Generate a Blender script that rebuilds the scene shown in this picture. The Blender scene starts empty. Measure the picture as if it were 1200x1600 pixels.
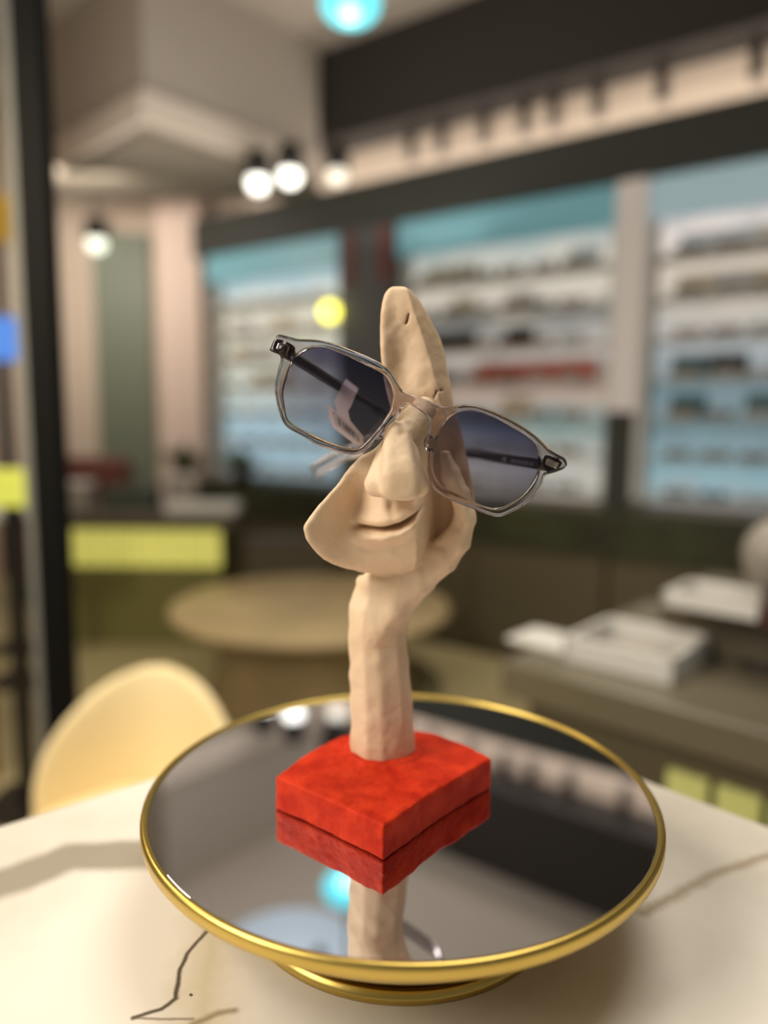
import bpy, bmesh, math, random
import numpy as np
from math import radians, sin, cos, pi
from mathutils import Vector, Matrix
random.seed(7); np.random.seed(7)
SC = bpy.context.scene
COL = SC.collection

# ------------------------------------------------------------------ camera, world, lights
F = 1150.0; PITCH = radians(7.14); ROLL = radians(.51); EYE = 1.23
cd = bpy.data.cameras.new('camera'); cam = bpy.data.objects.new('camera', cd); COL.objects.link(cam)
cam.matrix_world = Matrix.Translation((0, 0, EYE)) @ Matrix.Rotation(pi/2-PITCH, 4, 'X') @ Matrix.Rotation(ROLL, 4, 'Z')
cd.sensor_fit = 'VERTICAL'; cd.sensor_height = 36; cd.lens = F/1600*36
cd.clip_start = .01
cd.dof.use_dof = True; cd.dof.focus_distance = .348; cd.dof.aperture_fstop = cd.lens/11.5
SC.camera = cam
SC.view_settings.view_transform = 'Standard'; SC.view_settings.look = 'None'
SC.view_settings.gamma = 1; SC.view_settings.use_curve_mapping = False
SC.view_settings.exposure = 0.0
w = bpy.data.worlds.new('world'); SC.world = w; w.use_nodes = True
w.node_tree.nodes['Background'].inputs[0].default_value = (1.0, .95, .88, 1)
w.node_tree.nodes['Background'].inputs[1].default_value = .18

def area(name, loc, target, size, power, color, sy=None):
    l = bpy.data.lights.new(name, 'AREA'); l.energy = power; l.color = color; l.size = size
    if sy: l.shape = 'RECTANGLE'; l.size_y = sy
    o = bpy.data.objects.new(name, l); COL.objects.link(o); o.location = loc
    o.rotation_euler = (Vector(target)-Vector(loc)).to_track_quat('-Z', 'Y').to_euler()
    return o
area('key_light', (-1.22, -.12, 2.12), (0, .38, 1.12), .9, 33, (1, .93, .82))  # unseen key light from the upper left, beside the camera
area('overhead_fill', (.45, .75, 3.1), (.1, .42, 1.0), 1.1, 28, (1, .95, .86))  # unseen soft fill added overhead to brighten the table top
area('ceiling_wash', (-.6, 3.2, 2.2), (-.6, 3.2, 4), 2.2, 19, (1, .92, .84))  # unseen upward fill that brightens the ceiling and soffit
def floor_fill(name, x, y, z, power, ang, col):  # unseen spots added above the frame to brighten the floor
    l = bpy.data.lights.new(name, 'SPOT'); l.energy = power; l.color = col; l.spot_size = radians(ang); l.spot_blend = .6; l.shadow_soft_size = .05
    o = bpy.data.objects.new(name, l); COL.objects.link(o); o.location = (x, y, z)
floor_fill('floor_fill', -.25, 3.1, 3.36, 190, 78, (1, .88, .68))
floor_fill('floor_fill', .4, 2.5, 3.36, 150, 66, (1, .88, .70))
floor_fill('floor_fill', -1.9, 2.2, 3.36, 120, 80, (1, .85, .60))
area('back_wall_wash', (-2.1, 4.3, 2.5), (-2.1, 5.7, 1.6), 1.2, 22, (1, .90, .80), .2)  # unseen fill added to brighten the back wall
area('chair_fill', (-1.0, .95, 1.9), (-.5, 1.5, .6), .35, 9, (1, .82, .55))  # unseen warm light aimed at the chair

# ------------------------------------------------------------------ measuring helpers (image point at a given depth / height)
def ray(px, py):
    a, b = px-600, py-800
    X = a*cos(ROLL)+b*sin(ROLL); Y = -a*sin(ROLL)+b*cos(ROLL); u = -Y/F
    return np.array([X/F, cos(PITCH)+u*sin(PITCH), -sin(PITCH)+u*cos(PITCH)])
def ony(px, py, y): v = ray(px, py)*y; v = v/ray(px, py)[1]; return np.array([v[0], v[1], v[2]+EYE])
def onz(px, py, z): v = ray(px, py); v = v*(z-EYE)/v[2]; return np.array([v[0], v[1], v[2]+EYE])
def inv(x, y, z):
    z = z-EYE; d = y*cos(PITCH)-z*sin(PITCH); u = z*cos(PITCH)+y*sin(PITCH)
    X = F*x/d; Y = -F*u/d
    return 600+X*cos(ROLL)-Y*sin(ROLL), 800+X*sin(ROLL)+Y*cos(ROLL)

# ------------------------------------------------------------------ materials
def lin(c): return tuple(((v/255)/12.92 if v/255 <= .04045 else ((v/255+.055)/1.055)**2.4) for v in c)+(1,)
def mat(name, rgb, rough=.6, metal=0, spec=.5, emit=None, es=0, noise=None, bump=None, coat=0):
    m = bpy.data.materials.new(name); m.use_nodes = True; nt = m.node_tree
    b = nt.nodes['Principled BSDF']; c = lin(rgb)
    b.inputs['Base Color'].default_value = c; b.inputs['Roughness'].default_value = rough
    b.inputs['Metallic'].default_value = metal; b.inputs['Specular IOR Level'].default_value = spec
    b.inputs['Coat Weight'].default_value = coat
    tc = nt.nodes.new('ShaderNodeTexCoord')
    if emit: b.inputs['Emission Color'].default_value = lin(emit); b.inputs['Emission Strength'].default_value = es
    if noise:
        sc, amt, rgb2 = noise
        n = nt.nodes.new('ShaderNodeTexNoise'); n.inputs['Scale'].default_value = sc; n.inputs['Detail'].default_value = 6
        r = nt.nodes.new('ShaderNodeValToRGB'); r.color_ramp.elements[0].position = .5-amt; r.color_ramp.elements[1].position = .5+amt
        r.color_ramp.elements[0].color = lin(rgb2); r.color_ramp.elements[1].color = c
        nt.links.new(tc.outputs['Object'], n.inputs['Vector']); nt.links.new(n.outputs['Fac'], r.inputs[0])
        nt.links.new(r.outputs[0], b.inputs['Base Color'])
    if bump:
        n = nt.nodes.new('ShaderNodeTexNoise'); n.inputs['Scale'].default_value = bump[0]; n.inputs['Detail'].default_value = 5
        k = nt.nodes.new('ShaderNodeBump'); k.inputs['Strength'].default_value = bump[1]; k.inputs['Distance'].default_value = bump[2]
        nt.links.new(tc.outputs['Object'], n.inputs['Vector']); nt.links.new(n.outputs['Fac'], k.inputs['Height'])
        nt.links.new(k.outputs[0], b.inputs['Normal'])
    return m

# ------------------------------------------------------------------ object helpers
def link(name, me, m, parent=None, smooth=False):
    o = bpy.data.objects.new(name, me); COL.objects.link(o)
    if m: me.materials.append(m)
    if smooth:
        for p in me.polygons: p.use_smooth = True
    if parent: o.parent = parent
    return o
def tag(o, label, cat, group=None, kind=None):
    o['label'] = label; o['category'] = cat
    if group: o['group'] = group
    if kind: o['kind'] = kind
    return o
def struct(o): o['kind'] = 'structure'; return o
def thing(name, label, cat, loc=(0, 0, 0), rz=0, group=None):
    o = bpy.data.objects.new(name, None); o.empty_display_size = .05; COL.objects.link(o)
    o.location = loc; o.rotation_euler = (0, 0, rz); return tag(o, label, cat, group)
def bm_box(bm, c, s, rot=None, bev=0):
    r = bmesh.ops.create_cube(bm, size=1); vs = r['verts']
    bmesh.ops.scale(bm, vec=s, verts=vs)
    if bev:
        es = list({e for v in vs for e in v.link_edges})
        g = bmesh.ops.bevel(bm, geom=es, offset=bev, segments=2, affect='EDGES', profile=.5)
        vs = list({v for v in g['verts']} | {v for v in vs if v.is_valid})
    if rot: bmesh.ops.rotate(bm, cent=(0, 0, 0), matrix=rot, verts=vs)
    bmesh.ops.translate(bm, vec=c, verts=vs); return vs
def box(name, c, s, m, parent=None, rz=0, bev=0, rot=None):
    bm = bmesh.new(); R = rot or (Matrix.Rotation(rz, 3, 'Z') if rz else None)
    bm_box(bm, c, s, R, bev); return done(name, bm, m, parent)
def done(name, bm, m, parent=None, smooth=False):
    me = bpy.data.meshes.new(name); bm.normal_update(); bm.to_mesh(me); bm.free(); return link(name, me, m, parent, smooth)
def lathe(name, prof, m, parent=None, n=128, c=(0, 0, 0), smooth=True, closed=True):
    bm = bmesh.new(); rings = []
    for r, z in prof:
        rings.append([bm.verts.new((c[0]+max(r, 1e-5)*cos(2*pi*i/n), c[1]+max(r, 1e-5)*sin(2*pi*i/n), c[2]+z)) for i in range(n)])
    for a, b in zip(rings, rings[1:]):
        for i in range(n): bm.faces.new((a[i], a[(i+1) % n], b[(i+1) % n], b[i]))
    if closed: bm.faces.new(list(reversed(rings[0]))); bm.faces.new(rings[-1])
    bmesh.ops.recalc_face_normals(bm, faces=bm.faces)
    o = done(name, bm, m, parent, smooth)
    return o
def sweep(bm, pts, w_, h_, up=(0, 0, 1), n=10, power=.6):
    """rounded-rect section swept along pts; w_/h_ lists of half sizes"""
    P = [Vector(p) for p in pts]; rings = []
    for i, p in enumerate(P):
        t = (P[min(i+1, len(P)-1)]-P[max(i-1, 0)]).normalized()
        s = t.cross(Vector(up)).normalized(); u = s.cross(t).normalized()
        ring = []
        for k in range(n*2):
            a = 2*pi*k/(n*2); ca, sa = cos(a), sin(a)
            ring.append(bm.verts.new(p+s*(w_[i]*math.copysign(abs(ca)**power, ca))+u*(h_[i]*math.copysign(abs(sa)**power, sa))))
        rings.append(ring)
    m_ = n*2
    for a, b in zip(rings, rings[1:]):
        for k in range(m_): bm.faces.new((a[k], a[(k+1) % m_], b[(k+1) % m_], b[k]))
    bm.faces.new(list(reversed(rings[0]))); bm.faces.new(rings[-1])
    bmesh.ops.recalc_face_normals(bm, faces=bm.faces)
def smoothpts(p, sub=6, closed=False):
    p = [np.array(q, float) for q in p]; n = len(p); out = []
    for i in range(n if closed else n-1):
        g = (lambda k: p[k % n]) if closed else (lambda k: p[min(max(k, 0), n-1)])
        a, b, c, d = g(i-1), g(i), g(i+1), g(i+2)
        for s in range(sub):
            t = s/sub
            out.append(.5*((2*b)+(c-a)*t+(2*a-5*b+4*c-d)*t*t+(3*b-a-3*c+d)*t**3))
    if not closed: out.append(p[-1])
    return out

# ================================================================== THE ROOM
C_W = lambda: None
wallA = np.array([1.69, 3.24]); wdir = np.array([-.814, .581]); wnrm = np.array([-.581, -.814])   # display wall line; normal faces the camera
WANG = math.atan2(wdir[1], wdir[0])
def wall_s(px, py=656):
    """distance along the display wall where the image column meets it"""
    v = ray(px, py); k = v[0]/v[1]
    return (k*wallA[1]-wallA[0])/(wdir[0]-k*wdir[1])
def wp(s, off=0, z=0): q = wallA+wdir*s+wnrm*(off-.2); return (q[0], q[1], z)
def wbox(name, s0, s1, o0, o1, z0, z1, m, parent=None, bev=0):
    c = Vector(wp((s0+s1)/2, (o0+o1)/2, (z0+z1)/2))
    if parent is not None: c = c-parent.location
    return box(name, c, (abs(s1-s0), abs(o1-o0), z1-z0), m, parent, rz=WANG, bev=bev)

M = {}
M['floor'] = mat('olive_stone_floor', (178, 164, 126), .4, noise=(1.3, .25, (150, 140, 104)))
M['ceiling'] = mat('ceiling_paint', (182, 172, 160), .9)
M['bright_band'] = mat('painted_light_band', (225, 212, 198), .8)  # paler colour stands in for light washed along the soffit's lower edge
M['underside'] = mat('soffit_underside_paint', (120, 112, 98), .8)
M['beam'] = mat('dark_brown_beam', (50, 45, 41), .8)
M['fascia'] = mat('charcoal_fascia', (52, 54, 48), .6)
M['wall'] = mat('beige_wall_paint', (205, 188, 170), .85)
M['pillarm'] = mat('dark_grey_pillar', (88, 90, 92), .6)
M['black'] = mat('black_steel', (9, 9, 8), .7, spec=.15)
M['door'] = mat('grey_green_door', (112, 120, 102), .5)
M['brown'] = mat('dark_brown_laminate', (84, 76, 58), .45)
M['green'] = mat('dark_green_ledge', (52, 56, 26), .6, noise=(5, .2, (30, 30, 14)))

struct(box('floor', (0, 2.2, -.05), (9, 8, .1), M['floor']))
struct(box('ceiling', (0, 2.2, 3.45), (9, 8, .1), M['ceiling']))
struct(wbox('wall_right', -2.2, 3.75, 0, -.12, 0, 3.4, M['wall']))
struct(box('wall_back', (-2.9, 5.75, 1.7), (3.2, .12, 3.4), M['wall']))
struct(box('wall_left', (-4.44, 2.2, 1.7), (.12, 7.9, 3.4), M['wall']))
struct(wbox('trim_1', -2.2, 2.92, 0, .24, 2.89, 3.4, M['beam']))                       # dark bulkhead
struct(wbox('trim_2', -2.2, 3.75, 0, .22, 2.36, 2.61, M['fascia']))                    # fascia over the display
# dropped soffit block at the left, its two faces meeting in a corner towards the camera
cn = np.array([-1.17, 3.75]); a1 = np.array([-.74, 4.24]); a2 = np.array([-2.0, 4.54])
d1 = (a1-cn)/np.linalg.norm(a1-cn); d2 = (a2-cn)/np.linalg.norm(a2-cn)
def prism(name, poly, z0, z1, m, parent=None):
    bm = bmesh.new(); a = [bm.verts.new((p[0], p[1], z0)) for p in poly]; b = [bm.verts.new((p[0], p[1], z1)) for p in poly]
    n = len(poly); bm.faces.new(list(reversed(a))); bm.faces.new(b)
    for i in range(n): bm.faces.new((a[i], a[(i+1) % n], b[(i+1) % n], b[i]))
    bmesh.ops.recalc_face_normals(bm, faces=bm.faces); return done(name, bm, m, parent)
e1 = cn+d1*1.15; e2 = cn+d2*((4.85-3.75)/d2[1]); f1 = np.array([e1[0], 4.85])
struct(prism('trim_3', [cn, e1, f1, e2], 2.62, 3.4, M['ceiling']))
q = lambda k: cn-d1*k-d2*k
struct(prism('trim_4', [q(.03), e1+(q(.03)-cn), e1, cn, e2, e2+(q(.03)-cn)], 2.64, 2.78, M['bright_band']))  # pale strip: the soffit's lower light band put into colour
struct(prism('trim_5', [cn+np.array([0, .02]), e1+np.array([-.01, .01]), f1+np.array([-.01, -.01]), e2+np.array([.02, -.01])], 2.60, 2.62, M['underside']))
struct(box('door_1', (-1.965, 5.66, 1.29), (.42, .05, 2.58), M['door']))
struct(box('trim_6', (-1.48, 5.55, 1.7), (.30, .3, 3.4), mat('pinkish_wall_pier', (222, 200, 186), .85)))

cl_ = bpy.data.lights.new('cove_light', 'AREA'); cl_.shape = 'RECTANGLE'; cl_.size = 4.2; cl_.size_y = .08; cl_.energy = 9; cl_.color = (1, .90, .80)   # strip lying behind the fascia, shining up
co_ = bpy.data.objects.new('cove_light', cl_); COL.objects.link(co_); co_.location = wp(1.3, .12, 2.64); co_.rotation_euler = (pi, 0, WANG)
# ------------------------------------------------------------------ display wall: bays, shelves, eyewear
S = {k: wall_s(k) for k in (322, 530, 612, 948, 992, 1260)}
M['board'] = mat('white_shelf_board', (190, 188, 182), .5)
M['teal'] = mat('teal_header_panel', (110, 155, 164), .4, emit=(110, 165, 176), es=.35)  # emission added to brighten the header panel
M['palehead'] = mat('pale_blue_header_panel', (160, 185, 195), .4, emit=(160, 188, 198), es=.4)  # pale header, likewise brightened by added emission
def litpanel(name, stops, es):
    """light box panel: horizontal bands of printed colour from the bottom up, broken by noise"""
    m = bpy.data.materials.new(name); m.use_nodes = True; nt = m.node_tree; b = nt.nodes['Principled BSDF']; N = nt.nodes.new; L = nt.links.new
    tc = N('ShaderNodeTexCoord'); sp = N('ShaderNodeSeparateXYZ'); L(tc.outputs['Generated'], sp.inputs[0])
    mp = N('ShaderNodeMapping'); mp.inputs['Scale'].default_value = (5, 1, 14); L(tc.outputs['Generated'], mp.inputs[0])
    n = N('ShaderNodeTexNoise'); n.inputs['Scale'].default_value = 1.0; n.inputs['Detail'].default_value = 2; L(mp.outputs[0], n.inputs['Vector'])
    a = N('ShaderNodeMath'); a.operation = 'MULTIPLY_ADD'; a.inputs[1].default_value = .16; L(n.outputs['Fac'], a.inputs[0]); L(sp.outputs['Z'], a.inputs[2])
    a2 = N('ShaderNodeMath'); a2.operation = 'SUBTRACT'; a2.inputs[1].default_value = .08; L(a.outputs[0], a2.inputs[0])
    r = N('ShaderNodeValToRGB'); L(a2.outputs[0], r.inputs[0]); e = r.color_ramp.elements
    e[0].position = stops[0][0]; e[0].color = lin(stops[0][1]); e[1].position = stops[-1][0]; e[1].color = lin(stops[-1][1])
    for t_, c in stops[1:-1]: k = e.new(t_); k.color = lin(c)
    L(r.outputs[0], b.inputs['Emission Color']); b.inputs['Emission Strength'].default_value = es
    b.inputs['Base Color'].default_value = lin((150, 155, 155)); b.inputs['Roughness'].default_value = .5
    return m
M['litA'] = litpanel('backlit_panel_cool_white', [(.0, (150, 180, 195)), (.25, (165, 198, 212)), (.42, (206, 210, 196)), (.72, (228, 222, 200)), (.86, (186, 206, 210)), (1, (140, 180, 190))], .80)
M['litB'] = litpanel('backlit_panel_mixed', [(.0, (190, 186, 178)), (.16, (180, 180, 172)), (.26, (100, 134, 136)), (.36, (190, 165, 150)), (.44, (96, 84, 84)), (.50, (196, 188, 180)), (.62, (120, 122, 122)), (.70, (218, 208, 192)), (.82, (212, 205, 192)), (1, (120, 160, 170))], .80)
M['litC'] = litpanel('backlit_panel_pale', [(.0, (150, 150, 150)), (.10, (130, 172, 184)), (.24, (92, 126, 138)), (.38, (100, 130, 142)), (.50, (170, 176, 180)), (.60, (190, 182, 172)), (.74, (222, 208, 192)), (.86, (236, 222, 214)), (.93, (178, 174, 176)), (1, (168, 196, 205))], .80)
M['lpost'] = mat('lit_divider', (200, 195, 190), .5, emit=(215, 200, 190), es=.28)
rows = [.93+.188*i for i in range(8)]   # shelf tops sit .06 below
bays = [('A', S[530]+.02, S[322]-.02, 'litA', 'left bay of the backlit display wall, nearest the beige pier'),
        ('B', S[948]+.02, S[612]-.02, 'litB', 'middle bay of the backlit display wall, right of the dark pillar'),
        ('C', S[1260], S[992]-.02, 'litC', 'right bay of the backlit display wall, cut by the frame edge')]
def eyewear_mesh():
    bm = bmesh.new()
    for sx in (-1, 1):
        n = 14; c = (sx*.034, 0, .022)
        ro = [bm.verts.new((c[0]+.030*cos(2*pi*i/n), -.004, c[2]+.022*sin(2*pi*i/n))) for i in range(n)]
        ri = [bm.verts.new((c[0]+.030*cos(2*pi*i/n), .004, c[2]+.022*sin(2*pi*i/n))) for i in range(n)]
        bm.faces.new(ro); bm.faces.new(list(reversed(ri)))
        for i in range(n): bm.faces.new((ro[i], ro[(i+1) % n], ri[(i+1) % n], ri[i]))
        bm_box(bm, (sx*.066, .04, .030), (.004, .09, .006))
    bm_box(bm, (0, 0, .03), (.02, .008, .006))
    bmesh.ops.recalc_face_normals(bm, faces=bm.faces)
    me = bpy.data.meshes.new('eyewear'); bm.to_mesh(me); bm.free(); return me
eye_cols = [(80, 74, 72), (118, 98, 80), (66, 70, 82), (150, 122, 98), (172, 172, 174), (118, 78, 70)]
eye_meshes = []
for i, c in enumerate(eye_cols):
    me = eyewear_mesh(); me.materials.append(mat('eyewear_plastic_%d' % i, c, .3)); eye_meshes.append(me)
tray_cols = {'cream': (232, 222, 200), 'white': (225, 225, 228), 'coral': (214, 120, 100), 'charcoal': (40, 42, 44), 'teal': (80, 120, 130)}
TM = {k: mat(k+'_card', v, .6, emit=v, es=0) for k, v in tray_cols.items()}
ordn2 = ['first', 'second', 'third', 'fourth', 'fifth', 'sixth', 'seventh', 'eighth']
ordn = ['lowest', 'second', 'third', 'fourth', 'fifth', 'sixth', 'seventh', 'top']
trays = {('B', 2): ['cream', 'white'], ('B', 3): ['coral', 'coral', 'coral', 'coral'], ('B', 4): ['charcoal', 'charcoal', 'charcoal'], ('B', 5): ['white', 'cream'], ('B', 6): ['cream', 'white', 'cream'],
         ('C', 2): ['teal', 'teal'], ('C', 3): ['teal', 'charcoal'], ('C', 5): ['cream', 'white', 'cream'], ('C', 6): ['white', 'cream', 'white'],
         ('A', 3): ['cream', 'cream'], ('A', 4): ['white', 'cream'], ('A', 5): ['cream', 'white']}
bayword = {'A': 'left', 'B': 'middle', 'C': 'right'}
for bn, s0, s1, lm, lab in bays:
    r = thing('display_cabinet', 'tall white shelving unit, '+lab, 'display cabinet', wp((s0+s1)/2, .17, .82))
    wbox('back_panel', s0, s1, .0, .03, .82, 2.355, M[lm], r)
    wbox('header_panel', s0, s1, .14, .19, 2.17, 2.355, M['teal'] if bn != 'C' else M['palehead'], r)
    for s_ in (s0, s1): wbox('side_panel', s_-.012, s_+.012, .03, .14, .82, 2.355, M['board'], r)
    for z in rows[:7]: wbox('shelf', s0+.012, s1-.012, .03, .20, z-.06-.012, z-.06, M['board'], r)
    for ri, z in enumerate(rows[:7]):
        zt = z-.06; n = int((s1-s0-.1)/.19); tl = trays.get((bn, ri), [])
        used = set(); cards = []
        for j, tcn in enumerate(tl):
            sl = (j % n) if tcn == 'coral' else random.choice([k for k in range(n) if k not in used]); used.add(sl)
            s = s0+.10+(sl+.5)*(s1-s0-.2)/n
            o = box('display_card', (0, 0, .06), (.17, .012, .12), TM[tcn], None, bev=.002)
            for v in o.data.vertices: v.co.y += (v.co.z)*.12
            o.location = wp(s, .045+.001*j, zt); o.rotation_euler = (0, 0, WANG+pi)
            cards.append((s, o, tcn))
        for j, (s, o, tcn) in enumerate(sorted(cards, key=lambda e_: -e_[0])):
            tag(o, '%s display card on the %s shelf of the %s bay, %s card from the left' % (tcn, ordn[ri], bayword[bn], ordn2[j]), 'display card', 'display cards on the backlit shelves')
        for k in range(n):
            s = s0+.10+(k+.5)*(s1-s0-.2)/n+random.uniform(-.012, .012)
            o = bpy.data.objects.new('eyewear', random.choice(eye_meshes)); COL.objects.link(o)
            o.location = wp(s, .165, zt); o.rotation_euler = (0, 0, WANG+pi+random.uniform(-.15, .15))
            tag(o, 'blurred pair of glasses on the %s shelf of the %s backlit bay' % (ordn[ri], bayword[bn]), 'glasses',
                'glasses on the %s shelf of the %s backlit bay' % (ordn[ri], bayword[bn]))
struct(wbox('trim_7', S[612]+.0, S[530]-.0, 0, .21, 0, 2.36, M['pillarm']))
for k, (s_, c) in enumerate(((S[612]+.05, (130, 62, 52)), (S[530]-.09, (120, 66, 60)))):
    pz = wbox('hanging_banner', s_-.03, s_+.03, .21, .22, 2.03, 2.34, mat('red_brown_banner_%d' % k, c, .7))
    tag(pz, 'dull red banner strip at the %s edge of the dark pillar' % ('right' if k == 0 else 'left'), 'banner', 'red banner strips on the dark pillar')
struct(wbox('trim_8', S[992], S[948], 0, .205, .85, 2.36, M['lpost']))
struct(wbox('trim_9', S[992]+.0, S[948]-.0, .206, .215, 0, 1.28, M['fascia']))
# base cabinets and the dark green ledge under the shelves
for k, (s0, s1, nm) in enumerate(((-1.2, S[948]-.12, 'below the right bay'), (S[948]-.11, S[612], 'below the middle bay'), (S[612]+.01, 3.6, 'below the left bay'))):
    r = thing('base_cabinet', 'low dark brown base cabinet '+nm+' of the display wall', 'cabinet', wp((s0+s1)/2, .3, 0))
    wbox('body', s0, s1, 0.01, .42, 0.0, .60, M['brown'], r)
    for j in range(2):
        a = s0+(s1-s0)*j/2+.01; b_ = s0+(s1-s0)*(j+1)/2-.01
        wbox('door', a, b_, .42, .44, .05, .57, M['brown'], r)
tag(wbox('green_ledge', -1.2, 3.6, .21, .44, .605, .80, M['green']), 'long dark green ledge running along the base of the display wall', 'ledge')

# ------------------------------------------------------------------ lamps
def globe(name, c, r, m, parent=None, seg=24, sc=(1, 1, 1)):
    bm = bmesh.new(); bmesh.ops.create_uvsphere(bm, u_segments=seg, v_segments=seg//2, radius=r)
    bmesh.ops.scale(bm, vec=sc, verts=bm.verts); bmesh.ops.translate(bm, vec=c, verts=bm.verts); return done(name, bm, m, parent, True)
E_w = mat('lamp_glow_white', (255, 255, 250), .4, emit=(255, 252, 240), es=3.2)
E_d = mat('lamp_glow_dim', (225, 220, 205), .4, emit=(240, 232, 215), es=1.3)
E_g = mat('lamp_glow_grey', (210, 215, 200), .4, emit=(215, 218, 200), es=2.6)
E_y = mat('lamp_glow_yellow', (240, 235, 120), .4, emit=(250, 238, 90), es=4.0)
M['metal'] = mat('dark_lamp_metal', (50, 48, 45), .4, metal=.6)
def spot(px, py, y, rad, m, label, ztop, light=0, col=(1, .9, .75)):
    p = ony(px, py, y)
    t = thing('spotlight', label, 'spotlight', (p[0], p[1], ztop), 0, 'ceiling spotlights')
    h = p[2]+rad*1.1-ztop
    lathe('housing', [(rad*1.25, h-rad*.9), (rad*1.3, h+.03), (rad*.9, h+.09), (.01, h+.10)], M['metal'], t, 24)
    lathe('stem', [(.008, h+.09), (.008, 0)], M['metal'], t, 10)
    globe('bulb', (0, 0, p[2]-ztop-rad*.1), rad, m, t)
def under(px, py, z): q_ = onz(px, py, z); return q_[1]
spot(403, 283, under(403, 283, 2.50), .055, E_w, 'left bright white spotlight of the close pair below the soffit', 2.598)
spot(453, 272, under(453, 272, 2.50), .055, E_w, 'right bright white spotlight of the close pair below the soffit', 2.598)
spot(527, 271, under(527, 271, 2.53), .050, E_d, 'dim beige spotlight right of the bright pair', 2.62)
spot(151, 378, 5.61, .065, E_g, 'greyish spotlight above the grey green door', 2.80)
sy_ = wp(wall_s(515), .27)
pl_ = ony(515, 487, sy_[1]); wl = thing('wall_lamp', 'yellow glowing lamp mounted on the dark pillar', 'lamp', (pl_[0], sy_[1], pl_[2]), WANG)
lathe('backplate', [(.03, -.03), (.035, 0), (.03, .03)], M['metal'], wl, 20, (0, -.035, 0))
globe('bulb', (0, 0, 0), .055, E_y, wl)
# pendant with a cyan globe at the top edge of the picture
p = ony(548, 6, 2.6)
t = thing('pendant_lamp', 'cyan glowing pendant globe at the top edge of the picture', 'lamp', (p[0], p[1], 3.4))
globe('lamp_shade', (0, 0, p[2]-3.4), .085, mat('cyan_glass', (90, 200, 215), .3, emit=(90, 208, 222), es=1.15), t, 32, (1.15, 1.15, .72))
globe('bulb', (.0, -.05, p[2]-3.4-.05), .032, mat('cyan_bulb', (200, 255, 255), .3, emit=(165, 255, 255), es=2.2), t)
lathe('cord', [(.006, p[2]-3.4+.06), (.006, 0)], M['metal'], t, 8)
p = ony(440, -95, 3.2)
t = thing('ceiling_lamp', 'round pale blue ceiling lamp mirrored in the disc left of the red block', 'lamp', (p[0], p[1], 3.4))
lathe('diffuser', [(.36, -.05), (.37, -.02), (.37, 0)], mat('pale_blue_diffuser', (200, 215, 225), .4, emit=(185, 205, 222), es=.42), t, 48)
globe('ceiling_rose', (.14, .02, -.06), .03, M['metal'], t)
# track spotlights hanging in the bright cove above the fascia
for k, px in enumerate((625, 672, 735, 795, 840, 905, 1000, 1140)):
    s = wall_s(px); x, y, _ = wp(s, .12)
    t = thing('track_light', 'small dark track light in the bright strip over the fascia, %s from the left' % ordn2[k], 'spotlight', (x, y, 2.89), WANG, 'track lights over the display wall')
    bm = bmesh.new(); bm_box(bm, (0, 0, -.03), (.03, .03, .06)); done('bracket', bm, M['metal'], t)
    lathe('housing', [(.03, -.19), (.034, -.17), (.03, -.05), (.012, -.04)], mat('track_light_body_%d' % k, (98, 88, 80), .5), t, 16)

# ------------------------------------------------------------------ steel post and what stands left of it
pa = ony(68, 500, 1.6)
struct(box('trim_10', (pa[0], 1.6, 1.7), (.058, .05, 3.4), M['black']))
pb = ony(38, 500, 1.72)
struct(box('trim_11', (pb[0]+.004, 1.72, 1.7), (.030, .03, 3.4), mat('grey_post', (130, 130, 125), .6)))
def sign(px0, px1, py0, py1, y, rgb, es, name, label, cat):
    a = ony(px0, py0, y); b = ony(px1, py1, y)
    t = thing(name, label, cat, ((a[0]+b[0])/2, y+.08, 0))
    hz = (a[2]+b[2])/2
    box('panel', (0, -.02, hz), (abs(b[0]-a[0]), .04, abs(a[2]-b[2])), mat(name+'_panel', rgb, .5, emit=rgb, es=es), t, bev=.004)
    box('stand', (0, .02, hz/2), (.04, .04, hz), M['metal'], t); box('foot', (0, .02, .01), (.25, .25, .02), M['metal'], t)
sign(-60, 12, 300, 372, 3.7, (205, 160, 60), .35, 'yellow_sign', 'yellow square sign on a stand, cut by the left edge', 'sign')
sign(-70, 34, 492, 562, 3.2, (80, 130, 215), .8, 'blue_screen', 'bright blue lit screen at the left edge', 'screen')
sign(-60, 40, 735, 795, 2.1, (205, 210, 90), .45, 'yellow_green_light_box', 'yellow green light box at the left edge', 'light box')
r = thing('side_table', 'pale topped side table at the left edge behind the post', 'table', (-1.62, 2.62, 0))
box('tabletop', (0, 0, .88), (.62, .5, .035), M['board'], r, bev=.01)
for sx in (-1, 1):
    for sy in (-1, 1): box('leg', (sx*.28, sy*.22, .43), (.03, .03, .86), mat('oak_leg', (150, 112, 62), .5) if (sx, sy) == (-1, -1) else bpy.data.materials['oak_leg'], r)

# ------------------------------------------------------------------ cream tub chair behind the table
M['cream'] = mat('cream_upholstery', (244, 224, 176), .7, bump=(60, .15, .002))
cc = ony(212, 1100, 1.5); top = ony(212, 1046, 1.5)[2]
ch = thing('tub_chair', 'cream upholstered tub chair with rounded back behind the marble table', 'chair', (cc[0]+.045, 1.42, 0), radians(3))
bm = bmesh.new(); NU, NV = 36, 40; hw = .198; zt = top; grid = []
for side in (0, 1):
    g = []
    for i in range(NU+1):
        u = -1+2*i/NU; row = []
        for j in range(NV+1):
            v = j/NV
            zz = .15+(zt-.15)*v
            wid = max(.02, 1-(max(0, v-.62)/.38)**2.1)**(1/2.1); xx = u*hw*wid
            yy = .10-.16*(u*u)*wid**2+(side*2-1)*.028*(1-abs(2*v-1)**6*.6)*(1-abs(u)**8*.6)
            row.append(bm.verts.new((xx, yy, zz)))
        g.append(row)
    grid.append(g)
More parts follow.
